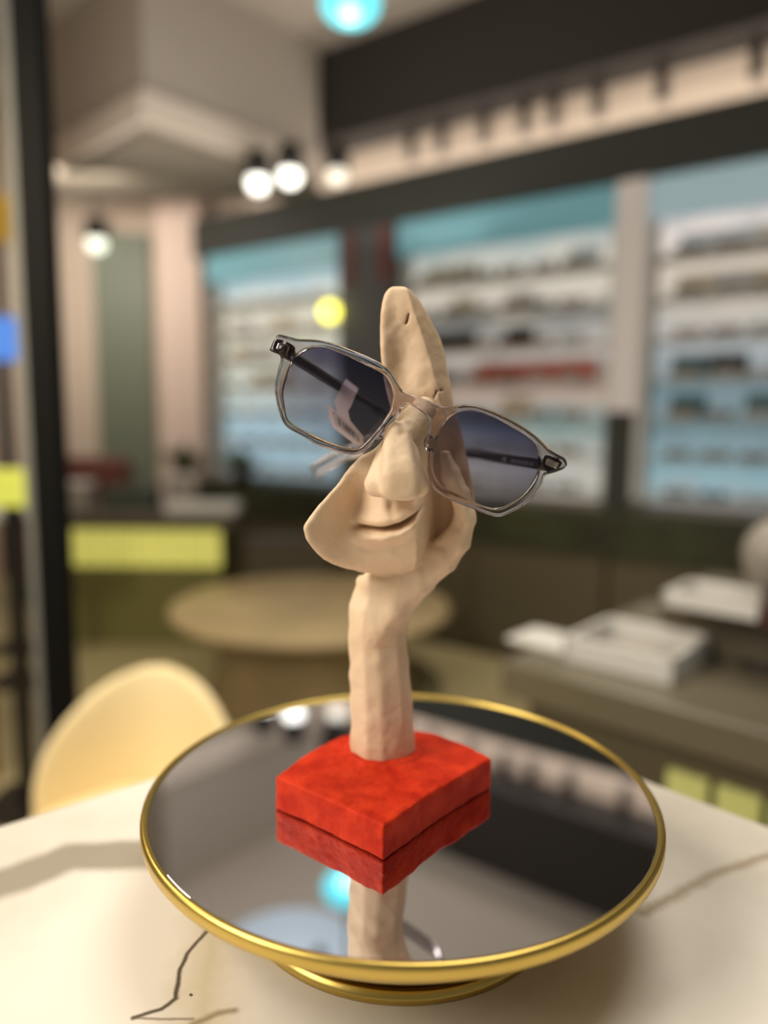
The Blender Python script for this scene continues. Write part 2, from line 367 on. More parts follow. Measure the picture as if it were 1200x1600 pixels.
for side in (0, 1):
    g = grid[side]
    for i in range(NU):
        for j in range(NV): bm.faces.new((g[i][j], g[i+1][j], g[i+1][j+1], g[i][j+1]))
for i in range(NU):
    for j in (0, NV): bm.faces.new((grid[0][i][j], grid[0][i+1][j], grid[1][i+1][j], grid[1][i][j]))
for j in range(NV):
    for i in (0, NU): bm.faces.new((grid[0][i][j], grid[0][i][j+1], grid[1][i][j+1], grid[1][i][j]))
bmesh.ops.recalc_face_normals(bm, faces=bm.faces)
done('backrest', bm, M['cream'], ch, True)
seat = box('seat', (0, -.12, .40), (.44, .42, .12), M['cream'], ch, bev=.04)
for sx in (-1, 1):
    for y_ in (-.28, .05): lathe('leg', [(.012, 0), (.018, .34)], bpy.data.materials['oak_leg'], ch, 16, (sx*.17, y_, 0))

# ------------------------------------------------------------------ left counter with lit front
M['counter'] = mat('dark_counter_top', (86, 78, 66), .4)
M['counterfront'] = mat('olive_counter_front', (120, 116, 66), .6)
M['led'] = mat('yellow_green_light_strip', (225, 225, 130), .5, emit=(206, 200, 100), es=.50)
M['led2'] = mat('dim_yellow_green_light_strip', (190, 190, 120), .5, emit=(170, 168, 96), es=.22)
M['trayw'] = mat('white_plastic', (215, 213, 208), .35)
M['grey'] = mat('grey_plastic', (150, 143, 134), .4)
yL = 3.9; aL = ony(96, 820, yL); bL = ony(345, 820, yL); ztL = .72
ct = thing('service_counter', 'counter with a yellow green glowing front at the left, far side of the floor', 'counter', ((aL[0]+bL[0])/2, yL+.2, 0))
wL = bL[0]-aL[0]
box('body', (0, 0, .32), (wL-.02, .38, .64), M['counterfront'], ct)
box('countertop', (0.02, 0, .68), (wL+.10, .44, .08), M['counter'], ct, bev=.006)
for k in range(9):
    box('light_panel', (-wL/2+wL*(k+.5)/9, -.196, .535), (wL/9-.010, .012, .20), M['led'], ct)
ct2 = thing('low_cabinet', 'dark grey brown low cabinet right of the glowing counter', 'cabinet', (-.52, 4.06, 0))
box('body', (0, 0, .28), (.46, .24, .54), M['brown'], ct2, bev=.005)
box('cabinet_top', (0, 0, .565), (.48, .26, .03), M['counter'], ct2, bev=.005)
def boxthing(name, c, s, m, label, cat, rz=0, bev=.004, lid=None, group=None):
    t = thing(name, label, cat, (c[0], c[1], c[2]), rz, group)
    box('body', (0, 0, s[2]/2), s, m, t, bev=bev)
    if lid: box('lid', (0, 0, s[2]+.006), (s[0]+.01, s[1]+.01, .012), lid, t, bev=.003)
    return t
zc = .72
boxthing('storage_box', (-1.72, 4.08, zc), (.17, .2, .14), M['grey'], 'pale grey box at the left end of the glowing counter', 'box', .1, lid=M['trayw'])
boxthing('storage_box', (-1.16, 4.20, zc), (.16, .12, .18), M['grey'], 'upright beige grey box on the right half of the glowing counter', 'box', .3, lid=M['trayw'])
boxthing('display_tray', (-.99, 4.02, zc), (.38, .22, .05), M['trayw'], 'flat white tray on the right end of the glowing counter', 'tray', .05)
boxthing('storage_box', (-1.44, 4.18, zc), (.30, .14, .12), mat('dark_green_grey_box', (70, 78, 68), .6), 'dark box at the middle of the glowing counter', 'box')

rt = thing('coffee_table', 'low round tan table in the middle of the shop floor', 'table', (-.32, 3.22, 0))
lathe('tabletop', [(.60, .38), (.62, .39), (.62, .41), (.60, .42)], mat('tan_table_top', (176, 156, 118), .45, noise=(3, .2, (150, 132, 98))), rt, 64)
lathe('pedestal', [(.46, 0), (.46, .03), (.40, .20), (.46, .38)], bpy.data.materials['tan_table_top'], rt, 40)
# dark armchairs and leafy plants behind the counter
def plant(x, y, z, h, rgb, label):
    t = thing('potted_plant', label, 'plant', (x, y, z)); lathe('pot', [(.05, 0), (.07, .10), (.06, .10), (.055, .09)], mat('dark_pot', (50, 36, 28), .6) if 'dark_pot' not in bpy.data.materials else bpy.data.materials['dark_pot'], t, 24)
    bm = bmesh.new(); rnd = random.Random(int(x*100))
    for k in range(46):
        a = rnd.uniform(0, 2*pi); el = rnd.uniform(.25, 1.4); L = h*rnd.uniform(.6, 1); d = Vector((cos(a)*cos(el), sin(a)*cos(el), sin(el)))
        s = d.cross(Vector((0, 0, 1))).normalized(); b0 = Vector((0, 0, .09)); wv = .016
        mid = b0+d*L*.55; tip = b0+d*L+Vector((0, 0, -.12*L)); thick = Vector((0, 0, .003))
        lo = [b0-s*.004, mid-s*wv, tip, mid+s*wv, b0+s*.004]
        A = [bm.verts.new(q_+thick) for q_ in lo]; B = [bm.verts.new(q_-thick) for q_ in lo]
        bm.faces.new(A); bm.faces.new(list(reversed(B)))
        for i in range(5): bm.faces.new((A[i], B[i], B[(i+1) % 5], A[(i+1) % 5]))
    bmesh.ops.recalc_face_normals(bm, faces=bm.faces); done('foliage', bm, mat('leaf_%d' % int(x*100), rgb, .5), t)
for px_, rgb_, lb_ in ((300, (84, 98, 40), 'olive green leafy plant on the dark ledge below the left end of the left bay'), (392, (96, 110, 48), 'lighter green leafy plant on the dark ledge below the middle of the left bay')):
    q_ = wp(wall_s(px_)-.05, .335, .80); plant(q_[0], q_[1], .80, .22, rgb_, lb_)
ac = thing('armchair', 'dark red brown armchair in front of the grey green door', 'armchair', (-2.1, 4.95, 0))
am = mat('red_brown_leather', (96, 48, 38), .5)
box('seat', (0, 0, .30), (.62, .55, .3), am, ac, bev=.04); box('backrest', (0, .24, .68), (.62, .14, .55), am, ac, bev=.05)
for sx in (-1, 1): box('armrest', (sx*.33, 0, .40), (.10, .58, .42), am, ac, bev=.03)
for sx in (-1, 1):
    for sy in (-1, 1): box('leg', (sx*.26, sy*.2, .075), (.05, .05, .15), M['metal'], ac)

# ------------------------------------------------------------------ right desk with lit front
zd = .75
d0 = onz(783, 1033, zd)[:2]; d1_ = onz(1200, 1145, zd)[:2]; dd = (d1_-d0)/np.linalg.norm(d1_-d0); dn = np.array([-dd[1], dd[0]]); DA = math.atan2(dd[1], dd[0])
dk = thing('reception_desk', 'dark brown reception desk with glowing slatted front at right', 'desk', (d0[0], d0[1], 0), DA)
Ld = 1.25; Wd = .72
if dn[1] < 0: dn = -dn
M['desktop'] = mat('grey_brown_desk_top', (104, 96, 78), .35)
box('desktop', (Ld/2, Wd/2, zd-.035), (Ld, Wd, .07), M['desktop'], dk, bev=.004)
box('body', (Ld/2+.02, Wd/2, (zd-.07)/2), (Ld-.06, Wd-.06, zd-.07), M['brown'], dk)
for k in range(3, 14):
    box('light_panel', (.08+(k+.5)*.083, .022, zd-.185), (.068, .012, .13), M['led2'], dk)
def D(x, y, z): return (d0[0]+dd[0]*x+dn[0]*y, d0[1]+dd[1]*x+dn[1]*y, z)
def tray(name, c, s, rz, label, h=.035):
    t = thing(name, label, 'tray', c, rz); th = .012
    box('base', (0, 0, .004), (s[0], s[1], .008), M['grey'], t)
    for sx in (-1, 1): box('rim', (sx*(s[0]/2), 0, h/2), (th, s[1]+th, h), M['trayw'], t, bev=.002)
    for sy in (-1, 1): box('rim', (0, sy*(s[1]/2), h/2), (s[0]+th, th, h), M['trayw'], t, bev=.002)
    return t
pt = onz(1000, 1035, zd); tray('acrylic_tray', (pt[0], pt[1]+.02, zd), (.21, .20), DA+.02, 'white rimmed rectangular tray on the right desk', .05)
boxthing('paper_stack', (onz(868, 1012, zd)[0], onz(868, 1012, zd)[1]+.03, zd), (.16, .12, .012), M['trayw'], 'thin white paper stack at the left end of the right desk', 'paper', DA)
r0 = onz(1100, 1060, zd)
rb = boxthing('desk_riser', (r0[0]+.24, r0[1]+.16, zd), (.42, .30, .12), M['brown'], 'dark brown raised block on the right desk', 'riser', DA)
p1 = onz(1110, 945, .87); tray('document_tray', (p1[0]+.03, p1[1]-.02, .87), (.20, .14), DA, 'white paper tray on top of the dark raised block', .03)
p2 = onz(1195, 975, .87)
boxthing('card_holder', (p2[0]+.01, p2[1]-.01, .87), (.04, .06, .045), mat('maroon_plastic', (70, 42, 38), .4), 'small maroon box on the raised block at the right edge', 'box', DA)
p3 = ony(1192, 868, 1.42)
lt = thing('desk_globe', 'grey white rounded ornament on the right desk, cut by the frame edge', 'ornament', (p3[0]+.02, 1.42, zd))
lathe('stand', [(.05, 0), (.05, .01), (.015, .02), (.015, p3[2]-zd-.06), (.03, p3[2]-zd-.05)], M['metal'], lt, 32)
globe('body', (0, 0, p3[2]-zd), .07, M['grey'], lt, 24, (.8, .8, 1))

# ================================================================== MARBLE TABLE
TZ = EYE-.267
def marble():
    m = bpy.data.materials.new('cream_marble'); m.use_nodes = True; nt = m.node_tree; N = nt.nodes.new; L = nt.links.new
    b = nt.nodes['Principled BSDF']; b.inputs['Roughness'].default_value = .38; b.inputs['Specular IOR Level'].default_value = .3
    tc = N('ShaderNodeTexCoord')
    nz = N('ShaderNodeTexNoise'); nz.inputs['Scale'].default_value = 26; nz.inputs['Detail'].default_value = 8; nz.inputs['Roughness'].default_value = .65
    L(tc.outputs['Object'], nz.inputs['Vector'])
    def vm(op, a, b_=None, sc=None):
        n = N('ShaderNodeVectorMath'); n.operation = op
        for i, v in enumerate((a, b_)):
            if v is None: continue
            if isinstance(v, (tuple, list)): n.inputs[i].default_value = v
            else: L(v, n.inputs[i])
        if sc is not None: L(sc, n.inputs['Scale'])
        return n
    def mt(op, a, b_=0.0, c=None, clamp=False):
        n = N('ShaderNodeMath'); n.operation = op; n.use_clamp = clamp
        for i, v in enumerate((a, b_, c)):
            if v is None: continue
            if isinstance(v, (int, float)): n.inputs[i].default_value = v
            else: L(v, n.inputs[i])
        return n.outputs[0]
    def warp(amt):
        s = vm('SUBTRACT', nz.outputs['Color'], (.5, .5, .5)); k = N('ShaderNodeVectorMath'); k.operation = 'SCALE'; L(s.outputs[0], k.inputs[0]); k.inputs['Scale'].default_value = amt
        return vm('ADD', tc.outputs['Object'], k.outputs[0]).outputs[0]
    def polydist(pts, amt):
        P = warp(amt); out = None
        for (ax, ay), (bx, by) in zip(pts, pts[1:]):
            ba = (bx-ax, by-ay, 0); l2 = ba[0]**2+ba[1]**2
            pa_ = vm('SUBTRACT', P, (ax, ay, 0)); fl = vm('MULTIPLY', pa_.outputs[0], (1, 1, 0))
            d = vm('DOT_PRODUCT', fl.outputs[0], ba); h = mt('DIVIDE', d.outputs['Value'], l2, clamp=True)
            s = N('ShaderNodeVectorMath'); s.operation = 'SCALE'; s.inputs[0].default_value = ba; L(h, s.inputs['Scale'])
            e = vm('SUBTRACT', fl.outputs[0], s.outputs[0]); ln = vm('LENGTH', e.outputs[0]).outputs['Value']
            out = ln if out is None else mt('MINIMUM', out, ln)
        return out
    g = lambda pts: [tuple(onz(x, y, TZ)[:2]) for x, y in pts]
    base = N('ShaderNodeValToRGB'); n2 = N('ShaderNodeTexNoise'); n2.inputs['Scale'].default_value = 7; n2.inputs['Detail'].default_value = 5
    L(tc.outputs['Object'], n2.inputs['Vector']); L(n2.outputs['Fac'], base.inputs[0])
    base.color_ramp.elements[0].position = .35; base.color_ramp.elements[0].color = lin((208, 200, 186))
    base.color_ramp.elements[1].position = .6; base.color_ramp.elements[1].color = lin((228, 220, 208))
    cur = base.outputs[0]
    def layer(cur, dist, w0, w1, rgb, amt):
        mr = N('ShaderNodeMapRange'); mr.inputs['From Min'].default_value = w0; mr.inputs['From Max'].default_value = w1
        mr.inputs['To Min'].default_value = amt; mr.inputs['To Max'].default_value = 0; mr.clamp = True; L(dist, mr.inputs['Value'])
        mx = N('ShaderNodeMix'); mx.data_type = 'RGBA'; L(mr.outputs[0], mx.inputs[0]); L(cur, mx.inputs[6]); mx.inputs[7].default_value = lin(rgb)
        return mx.outputs[2]
    cur = layer(cur, polydist(g([(-60, 1400), (30, 1372), (110, 1338), (240, 1335), (380, 1320), (700, 1180)]), .010), .011, .019, (140, 130, 114), .85)
    cur = layer(cur, polydist(g([(330, 1440), (320, 1560), (300, 1640)]), .03), .0, .022, (196, 182, 150), .8)
    cur = layer(cur, polydist(g([(325, 1450), (292, 1490), (280, 1515), (276, 1560), (250, 1578), (208, 1591)]), .006), .0004, .0018, (70, 58, 42), .95)
    cur = layer(cur, polydist(g([(208, 1591), (250, 1594), (300, 1592)]), .004), .0002, .0012, (110, 94, 70), .7)
    cur = layer(cur, polydist(g([(300, 1600), (340, 1583), (365, 1580)]), .006), .0004, .003, (140, 122, 92), .8)
    cur = layer(cur, polydist(g([(1000, 1424), (1060, 1400), (1120, 1362), (1200, 1338), (1300, 1300)]), .012), .0005, .0055, (158, 136, 106), .75)
    cur = layer(cur, polydist(g([(298, 1554), (299, 1555)]), .0), .0005, .0010, (50, 40, 30), .9)
    L(cur, b.inputs['Base Color'])
    return m
ca = np.array([.036, .6935]); l1 = np.array([-.767, -.640]); l2 = np.array([.694, -.720])
l1 /= np.linalg.norm(l1); l2 /= np.linalg.norm(l2)
cp = ca+l1*1.0; cq = ca+l2*1.0; cr = cp+l2*1.0
tb = thing('marble_table', 'cream veined marble table in the foreground under the gold stand', 'table', (0, 0, 0))
bm = bmesh.new(); po = [ca, cp, cr, cq]
a_ = [bm.verts.new((p_[0], p_[1], TZ-.02)) for p_ in po]; b_ = [bm.verts.new((p_[0], p_[1], TZ)) for p_ in po]
bm.faces.new(list(reversed(a_))); bm.faces.new(b_)
for i in range(4): bm.faces.new((a_[i], a_[(i+1) % 4], b_[(i+1) % 4], b_[i]))
bmesh.ops.recalc_face_normals(bm, faces=bm.faces)
bmesh.ops.bevel(bm, geom=list(bm.edges), offset=.002, segments=2, affect='EDGES')
done('tabletop', bm, marble(), tb)
mid = (ca+cr)/2
lathe('pedestal', [(.30, 0), (.30, .02), (.05, .05), (.045, .7), (.16, TZ-.02)], M['black'], tb, 48, (mid[0], mid[1], 0))

# ================================================================== GOLD STAND WITH MIRROR TOP
SZ = EYE-.207; SCN = (.011, .396)
gold = mat('brushed_gold', (200, 172, 92), .32, metal=1, bump=(260, .05, .0004))
st = thing('cake_stand', 'round gold stand with a dark mirror top on the marble table', 'stand', (SCN[0], SCN[1], TZ))
H = SZ-TZ
lathe('plate', [(.1372, H-.003), (.1372, H+.0006), (.1380, H+.0016), (.1395, H+.0018), (.1408, H+.0008), (.1412, H-.0008), (.1412, H-.0042), (.1405, H-.0054), (.1385, H-.0066), (.126, H-.0180), (.112, H-.0300), (.108, H-.0322), (.100, H-.0332), (.05, H-.035)], gold, st, 192)
lathe('base', [(.052, H-.035), (.050, H-.040), (.052, .014), (.060, .0065), (.075, .0048), (.0840, .0046), (.0852, .0062), (.0868, .0066), (.0882, .0060), (.0888, .0046), (.0896, .0040), (.0898, .0015), (.0890, .0)], gold, st, 192)
mir = mat('dark_mirror', (218, 220, 226), .02, metal=1)
lathe('mirror', [(.1371, H-.0029), (.1371, H-.0002), (.1366, H)], mir, st, 192)
for o_m in st.children:
    if o_m.name.startswith('mirror'):
        for p_m in o_m.data.polygons: p_m.use_smooth = False

# ================================================================== CLAY SCULPTURE (sculpted as a solid volume, then surfaced)
def seg_poly(X, Z, pts):
    """signed distance to a closed polygon (negative inside)"""
    P = np.array(pts); n = len(P); d = np.full(X.shape, 1e9, np.float32); ins = np.zeros(X.shape, bool)
    for i in range(n):
        ax, az = P[i]; bx, bz = P[(i+1) % n]; ex, ez = bx-ax, bz-az
        h = np.clip(((X-ax)*ex+(Z-az)*ez)/(ex*ex+ez*ez+1e-18), 0, 1)
        d = np.minimum(d, (X-ax-h*ex)**2+(Z-az-h*ez)**2)
        c = ((az > Z) != (bz > Z)) & (X < (bx-ax)*(Z-az)/(bz-az+1e-18)+ax); ins ^= c
    d = np.sqrt(d); return np.where(ins, -d, d)
def smin(a, b, k): h = np.clip(.5+.5*(b-a)/k, 0, 1); return b*(1-h)+a*h-k*h*(1-h)
def smax(a, b, k): return -smin(-a, -b, k)
def rcone(X, Y, Z, a, b, ra, rb, sy=1.0, facet=None):
    a = np.array(a); b = np.array(b); e = b-a
    px, py, pz = X-a[0], (Y-a[1]), Z-a[2]
    h = np.clip((px*e[0]+py*e[1]+pz*e[2])/(e@e+1e-18), 0, 1)
    if facet is not None:
        qx, qy, qz = px-h*e[0], (py-h*e[1])/sy, np.abs(pz-h*e[2]); c_, s_ = cos(facet), sin(facet)
        return (np.abs(qx*c_+qy*s_)**3.4+np.abs(qy*c_-qx*s_)**3.4+qz**3.4)**(1/3.4)-(ra+(rb-ra)*h)
    return np.sqrt((px-h*e[0])**2+((py-h*e[1])/sy)**2+(pz-h*e[2])**2)-(ra+(rb-ra)*h)
def vnoise(X, Y, Z, s, seed):
    r = np.random.RandomState(seed); g = r.rand(24, 24, 24).astype(np.float32)
    def it(v): v = v/s; i = np.floor(v).astype(np.int32); f = (v-i).astype(np.float32); return i % 24, (i+1) % 24, f*f*(3-2*f)
    x0, x1, fx = it(X); y0, y1, fy = it(Y); z0, z1, fz = it(Z)
    L_ = lambda a, b, f: a+(b-a)*f
    return L_(L_(L_(g[x0, y0, z0], g[x1, y0, z0], fx), L_(g[x0, y1, z0], g[x1, y1, z0], fx), fy),
              L_(L_(g[x0, y0, z1], g[x1, y0, z1], fx), L_(g[x0, y1, z1], g[x1, y1, z1], fx), fy), fz)-.5
def surface(Fv, org, h):
    ins = Fv < 0; nx, ny, nz = Fv.shape; cs = np.zeros((nx-1, ny-1, nz-1), np.int8)
    for i in (0, 1):
        for j in (0, 1):
            for k in (0, 1): cs += ins[i:nx-1+i, j:ny-1+j, k:nz-1+k]
    act = (cs > 0) & (cs < 8); I = np.argwhere(act); idx = -np.ones(act.shape, np.int64); idx[act] = np.arange(len(I))
    acc = np.zeros((len(I), 3)); cnt = np.zeros(len(I))
    cr_ = [(i, j, k) for i in (0, 1) for j in (0, 1) for k in (0, 1)]
    for a in cr_:
        for ax in range(3):
            if a[ax]: continue
            b = list(a); b[ax] = 1
            fa = Fv[I[:, 0]+a[0], I[:, 1]+a[1], I[:, 2]+a[2]]; fb = Fv[I[:, 0]+b[0], I[:, 1]+b[1], I[:, 2]+b[2]]
            m_ = (fa < 0) != (fb < 0); t_ = np.where(m_, fa/(fa-fb+1e-20), 0)
            q_ = np.tile(np.array(a, float), (len(I), 1)); q_[:, ax] += t_
            acc[m_] += q_[m_]; cnt[m_] += 1
    V = (I+acc/cnt[:, None])*h+np.array(org); faces = []
    for ax in range(3):
        o1, o2 = [(1, 2), (2, 0), (0, 1)][ax]
        sl0 = [slice(None)]*3; sl1 = [slice(None)]*3; sl0[ax] = slice(0, -1); sl1[ax] = slice(1, None)
        ch_ = ins[tuple(sl0)] != ins[tuple(sl1)]; E_ = np.argwhere(ch_)
        E_ = E_[(E_[:, o1] > 0) & (E_[:, o2] > 0) & (E_[:, o1] < Fv.shape[o1]-1) & (E_[:, o2] < Fv.shape[o2]-1)]
        def c_(da, db): q_ = E_.copy(); q_[:, o1] -= da; q_[:, o2] -= db; return idx[q_[:, 0], q_[:, 1], q_[:, 2]]
        qd = np.stack([c_(1, 1), c_(0, 1), c_(0, 0), c_(1, 0)], 1)
        si = ins[E_[:, 0], E_[:, 1], E_[:, 2]]; qd[~si] = qd[~si][:, ::-1]; faces.append(qd)
    return V, np.concatenate(faces)
def vol_mesh(name, Fv, org, h, m, parent):
    V, Q = surface(Fv, org, h); me = bpy.data.meshes.new(name)
    me.vertices.add(len(V)); me.vertices.foreach_set('co', V.astype(np.float32).ravel())
    me.loops.add(len(Q)*4); me.loops.foreach_set('vertex_index', Q.ravel().astype(np.int32))
    me.polygons.add(len(Q)); me.polygons.foreach_set('loop_start', np.arange(0, len(Q)*4, 4, dtype=np.int32)); me.update(calc_edges=True); me.validate()
    return link(name, me, m, parent, True)

def outline(pts, y, sub=5): return [tuple(ony(p_[0], p_[1], y)[[0, 2]]) for p_ in smoothpts(pts, sub, True)]
h = .0007
x0, x1, y0, y1, z0, z1 = -.050, .056, .322, .424, SZ+.014, EYE+.071
gx = np.arange(x0, x1, h, dtype=np.float32); gy = np.arange(y0, y1, h, dtype=np.float32); gz = np.arange(z0, z1, h, dtype=np.float32)
X2, Z2 = np.meshgrid(gx, gz, indexing='ij'); U, V_ = inv(X2, .360, Z2)
X = gx[:, None, None]; Y = gy[None, :, None]; Z = gz[None, None, :]
E3 = lambda a: a[:, None, :]
nA = vnoise(X2, X2*0, Z2, .011, 1); nB = vnoise(X2, X2*0, Z2, .004, 2)
def plate(poly, front, back, k):
    gxx, gzz = np.gradient(front, h); nf = np.sqrt(1+gxx**2+gzz**2)
    gxx, gzz = np.gradient(back, h); nb = np.sqrt(1+gxx**2+gzz**2)
    d = smax((E3(front)-Y)/E3(nf), (Y-E3(back))/E3(nb), .0015); return smax(d, E3(poly), k)
ss = lambda a, b, v: (lambda t: t*t*(3-2*t))(np.clip((v-a)/(b-a), 0, 1))
G = lambda cu, cv, su, sv: np.exp(-((U-cu)/su)**2-((V_-cv)/sv)**2)
# --- face mask
face = outline([(626, 646), (606, 676), (586, 700), (560, 716), (535, 744), (508, 776), (492, 796), (479, 815), (483, 839), (497, 864), (518, 886), (548, 902), (585, 912), (625, 908), (660, 893), (695, 865), (722, 830), (728, 790), (710, 750), (690, 700), (672, 650), (650, 634)], .360)
dF = seg_poly(X2, Z2, face)
yF = .3570+0*U
yF = yF+.050*np.clip((U-650)/56, 0, 1)**1.25*ss(600, 790, V_)+.016*np.clip((U-648)/60, 0, 1)*(1-ss(600, 800, V_))
yF = yF+.012*np.clip((V_-842)/70, 0, 1.2)**1.6+.0085*np.clip((V_-740)/150, 0, 1.1)*(1-.6*np.exp(-((U-612)/50)**4-((V_-812)/44)**4))
yF = yF+.0075*np.exp(-((U-546)/26)**2-((V_-790)/75)**2)                        # hollow cheek
yF = yF-.0200*np.clip((568-U)/92, 0, 1.1)**1.25*ss(680, 770, V_)+.0035*np.exp(-((U-575)/18)**2-((V_-800)/60)**2)
mc = 824-.0016*(U-560)**2*1.0+0*U                                              # mouth line
mc = np.interp(U, [556, 575, 600, 625, 645, 660], [823, 825, 824, 817, 805, 792])
cw = np.exp(-(np.clip(np.abs(U-608)-34, 0, 99)/16)**2)                       # lip extent
yF = yF-.0050*np.exp(-((U-612)/58)**4-((V_-812)/44)**4)                        # mouth mound
yF = yF-.0048*cw*np.exp(-((V_-(mc-13))/12)**2)-.0052*cw*np.exp(-((V_-(mc+14))/9.5)**2)
yF = yF+.0085*cw*np.exp(-((V_-mc)/4.2)**2)
yF = yF+.0030*np.exp(-((U-612)/46)**2-((V_-(mc+33))/9)**2)                      # crease under the lower lip
yF = yF-.0030*G(612, 872, 48, 20)                                              # chin
yF = yF+.0018*G(612, 792, 6, 12)                                               # philtrum
yF = yF+.0040*G(560, 775, 12, 26)+.003*G(676, 770, 10, 26)                      # folds beside the nostrils
yF = yF+nA*.0008+nB*.0003
yFs = yF
D3 = plate(dF, yF, yF+.0085, .0045)
# --- nose
A = lambda px, py, y: ony(px, py, y)
no = rcone(X, Y, Z, A(621, 690, .3512), A(624, 752, .3405), .0070, .0092, 1.0, 0.0)
no = smin(no, rcone(X, Y, Z, A(603, 708, .3520), A(590, 757, .3460), .0048, .0062), .003)
no = smin(no, rcone(X, Y, Z, A(640, 706, .3500), A(650, 758, .3455), .0040, .0062), .003)
no = smin(no, rcone(X, Y, Z, A(617, 671, .3490), A(619, 675, .3485), .0042, .0042), .0012)
no = smax(no, (A(620, 781, .345)[2]+.0000)-Z+0*Y+0*X+(X-A(620, 781, .345)[0])*.03, .0025)
no = smax(no, .3325-Y+.10*(Z-A(620, 760, .345)[2])*0+0*X+0*Z+.22*(Z-A(620, 765, .345)[2])*-1*0, .004)
for cx_ in (603, 641):                                                           # nostril hollows under the tip
    no = smax(no, -rcone(X, Y, Z, A(cx_, 786, .3455), A(cx_, 778, .3475), .0030, .0022), .001)
D3 = smin(D3, no, .0022)
D3 = smin(D3, rcone(X, Y, Z, A(640, 668, .3530), A(662, 640, .3640), .0052, .0062), .003)   # root of the nose running up to the leaf
# --- tall leaf shaped upper piece and the palm behind
leaf = outline([(596, 560), (594, 515), (597, 472), (606, 452), (622, 446), (641, 451), (656, 467), (671, 492), (686, 519), (696, 546), (702, 574), (706, 604), (710, 630), (717, 655), (726, 690), (732, 720), (738, 755), (742, 788), (738, 822), (712, 858), (680, 872), (655, 840), (652, 760), (645, 700), (618, 660), (606, 620), (600, 590)], .384, 5)
dL = seg_poly(X2, Z2, leaf)
UL, VL = inv(X2, .384, Z2)
ridge = np.interp(VL, [440, 480, 540, 600, 640, 700, 790], [632, 643, 664, 682, 688, 726, 744])
yL_ = .3765+.0004*np.clip(ridge-UL, 0, 90)*.09+np.clip(UL-ridge, 0, 60)*.00036
yL_ = yL_+.0045*np.exp(-((UL-628)/22)**2-((VL-560)/60)**2)
yL_ = yL_+.006*np.clip((500-VL)/60, 0, 1)**2
yL_ = yL_+.012*ss(650, 720, VL)*np.exp(-((UL-700)/26)**2)+.004*ss(640, 700, VL)
yL_ = yL_+nA*.0016+nB*.0005
D3 = smin(D3, plate(dL, yL_, np.maximum(yL_, .379)+.0085+.003*ss(640, 760, VL), .003), .0030)
# --- wrist, heel of the hand and thumb strip that holds the cheek
HP = [(592, 965, .3970, .0118), (612, 935, .3930, .0108), (650, 901, .3880, .0088), (688, 872, .3830, .0074), (714, 842, .3785, .0060), (727, 808, .3760, .0046), (719, 774, .3750, .0044), (705, 742, .3745, .0040), (695, 712, .3740, .0026)]
hd = None
for (ax, ay, ad, ar), (bx, by, bd, br) in zip(HP, HP[1:]):
    e = rcone(X, Y, Z, A(ax, ay, ad), A(bx, by, bd), ar, br, 1.2, .95)
    hd = e if hd is None else smin(hd, e, .0015)
# --- column (irregular facets)
rowsC = [(1192, 549, 649), (1165, 547, 648), (1120, 549, 645), (1080, 548, 643), (1040, 547, 639), (1000, 546, 635), (975, 545, 634), (945, 546, 640), (915, 556, 640)]
zz = np.array([ony(600, r_[0], .400)[2] for r_ in rowsC])[::-1]
xl = np.array([ony(r_[1], r_[0], .400)[0] for r_ in rowsC])[::-1]; xr = np.array([ony(r_[2], r_[0], .400)[0] for r_ in rowsC])[::-1]
o_ = np.argsort(zz); zz, xl, xr = zz[o_], xl[o_], xr[o_]
cx = np.interp(gz, zz, (xl+xr)/2)[None, None, :]; rr = np.interp(gz, zz, (xr-xl)/2)[None, None, :]; cy = np.interp(gz, [zz[0], zz[-1]], [.4035, .3975])[None, None, :]
col = None
for ang, apn in ((180, 1.0), (222, .93), (258, .93), (290, .90), (328, .95), (5, 1.0), (50, .96), (100, .96), (140, .96)):
    a = radians(ang); e = (X-cx)*cos(a)+(Y-cy)*sin(a)-rr*apn
    col = e if col is None else smax(col, e, .0010)
col = smax(col, Z-A(590, 897, .40)[2]+(X-A(560,900,.4)[0])*.2, .005); col = smax(col, (SZ+.0165)-Z, .001)
body = smin(col, hd, .004)
body = smin(body, rcone(X, Y, Z, A(584, 910, .3880), A(626, 906, .3860), .0060, .0080), .006)
D3 = smin(D3, body, .0016)
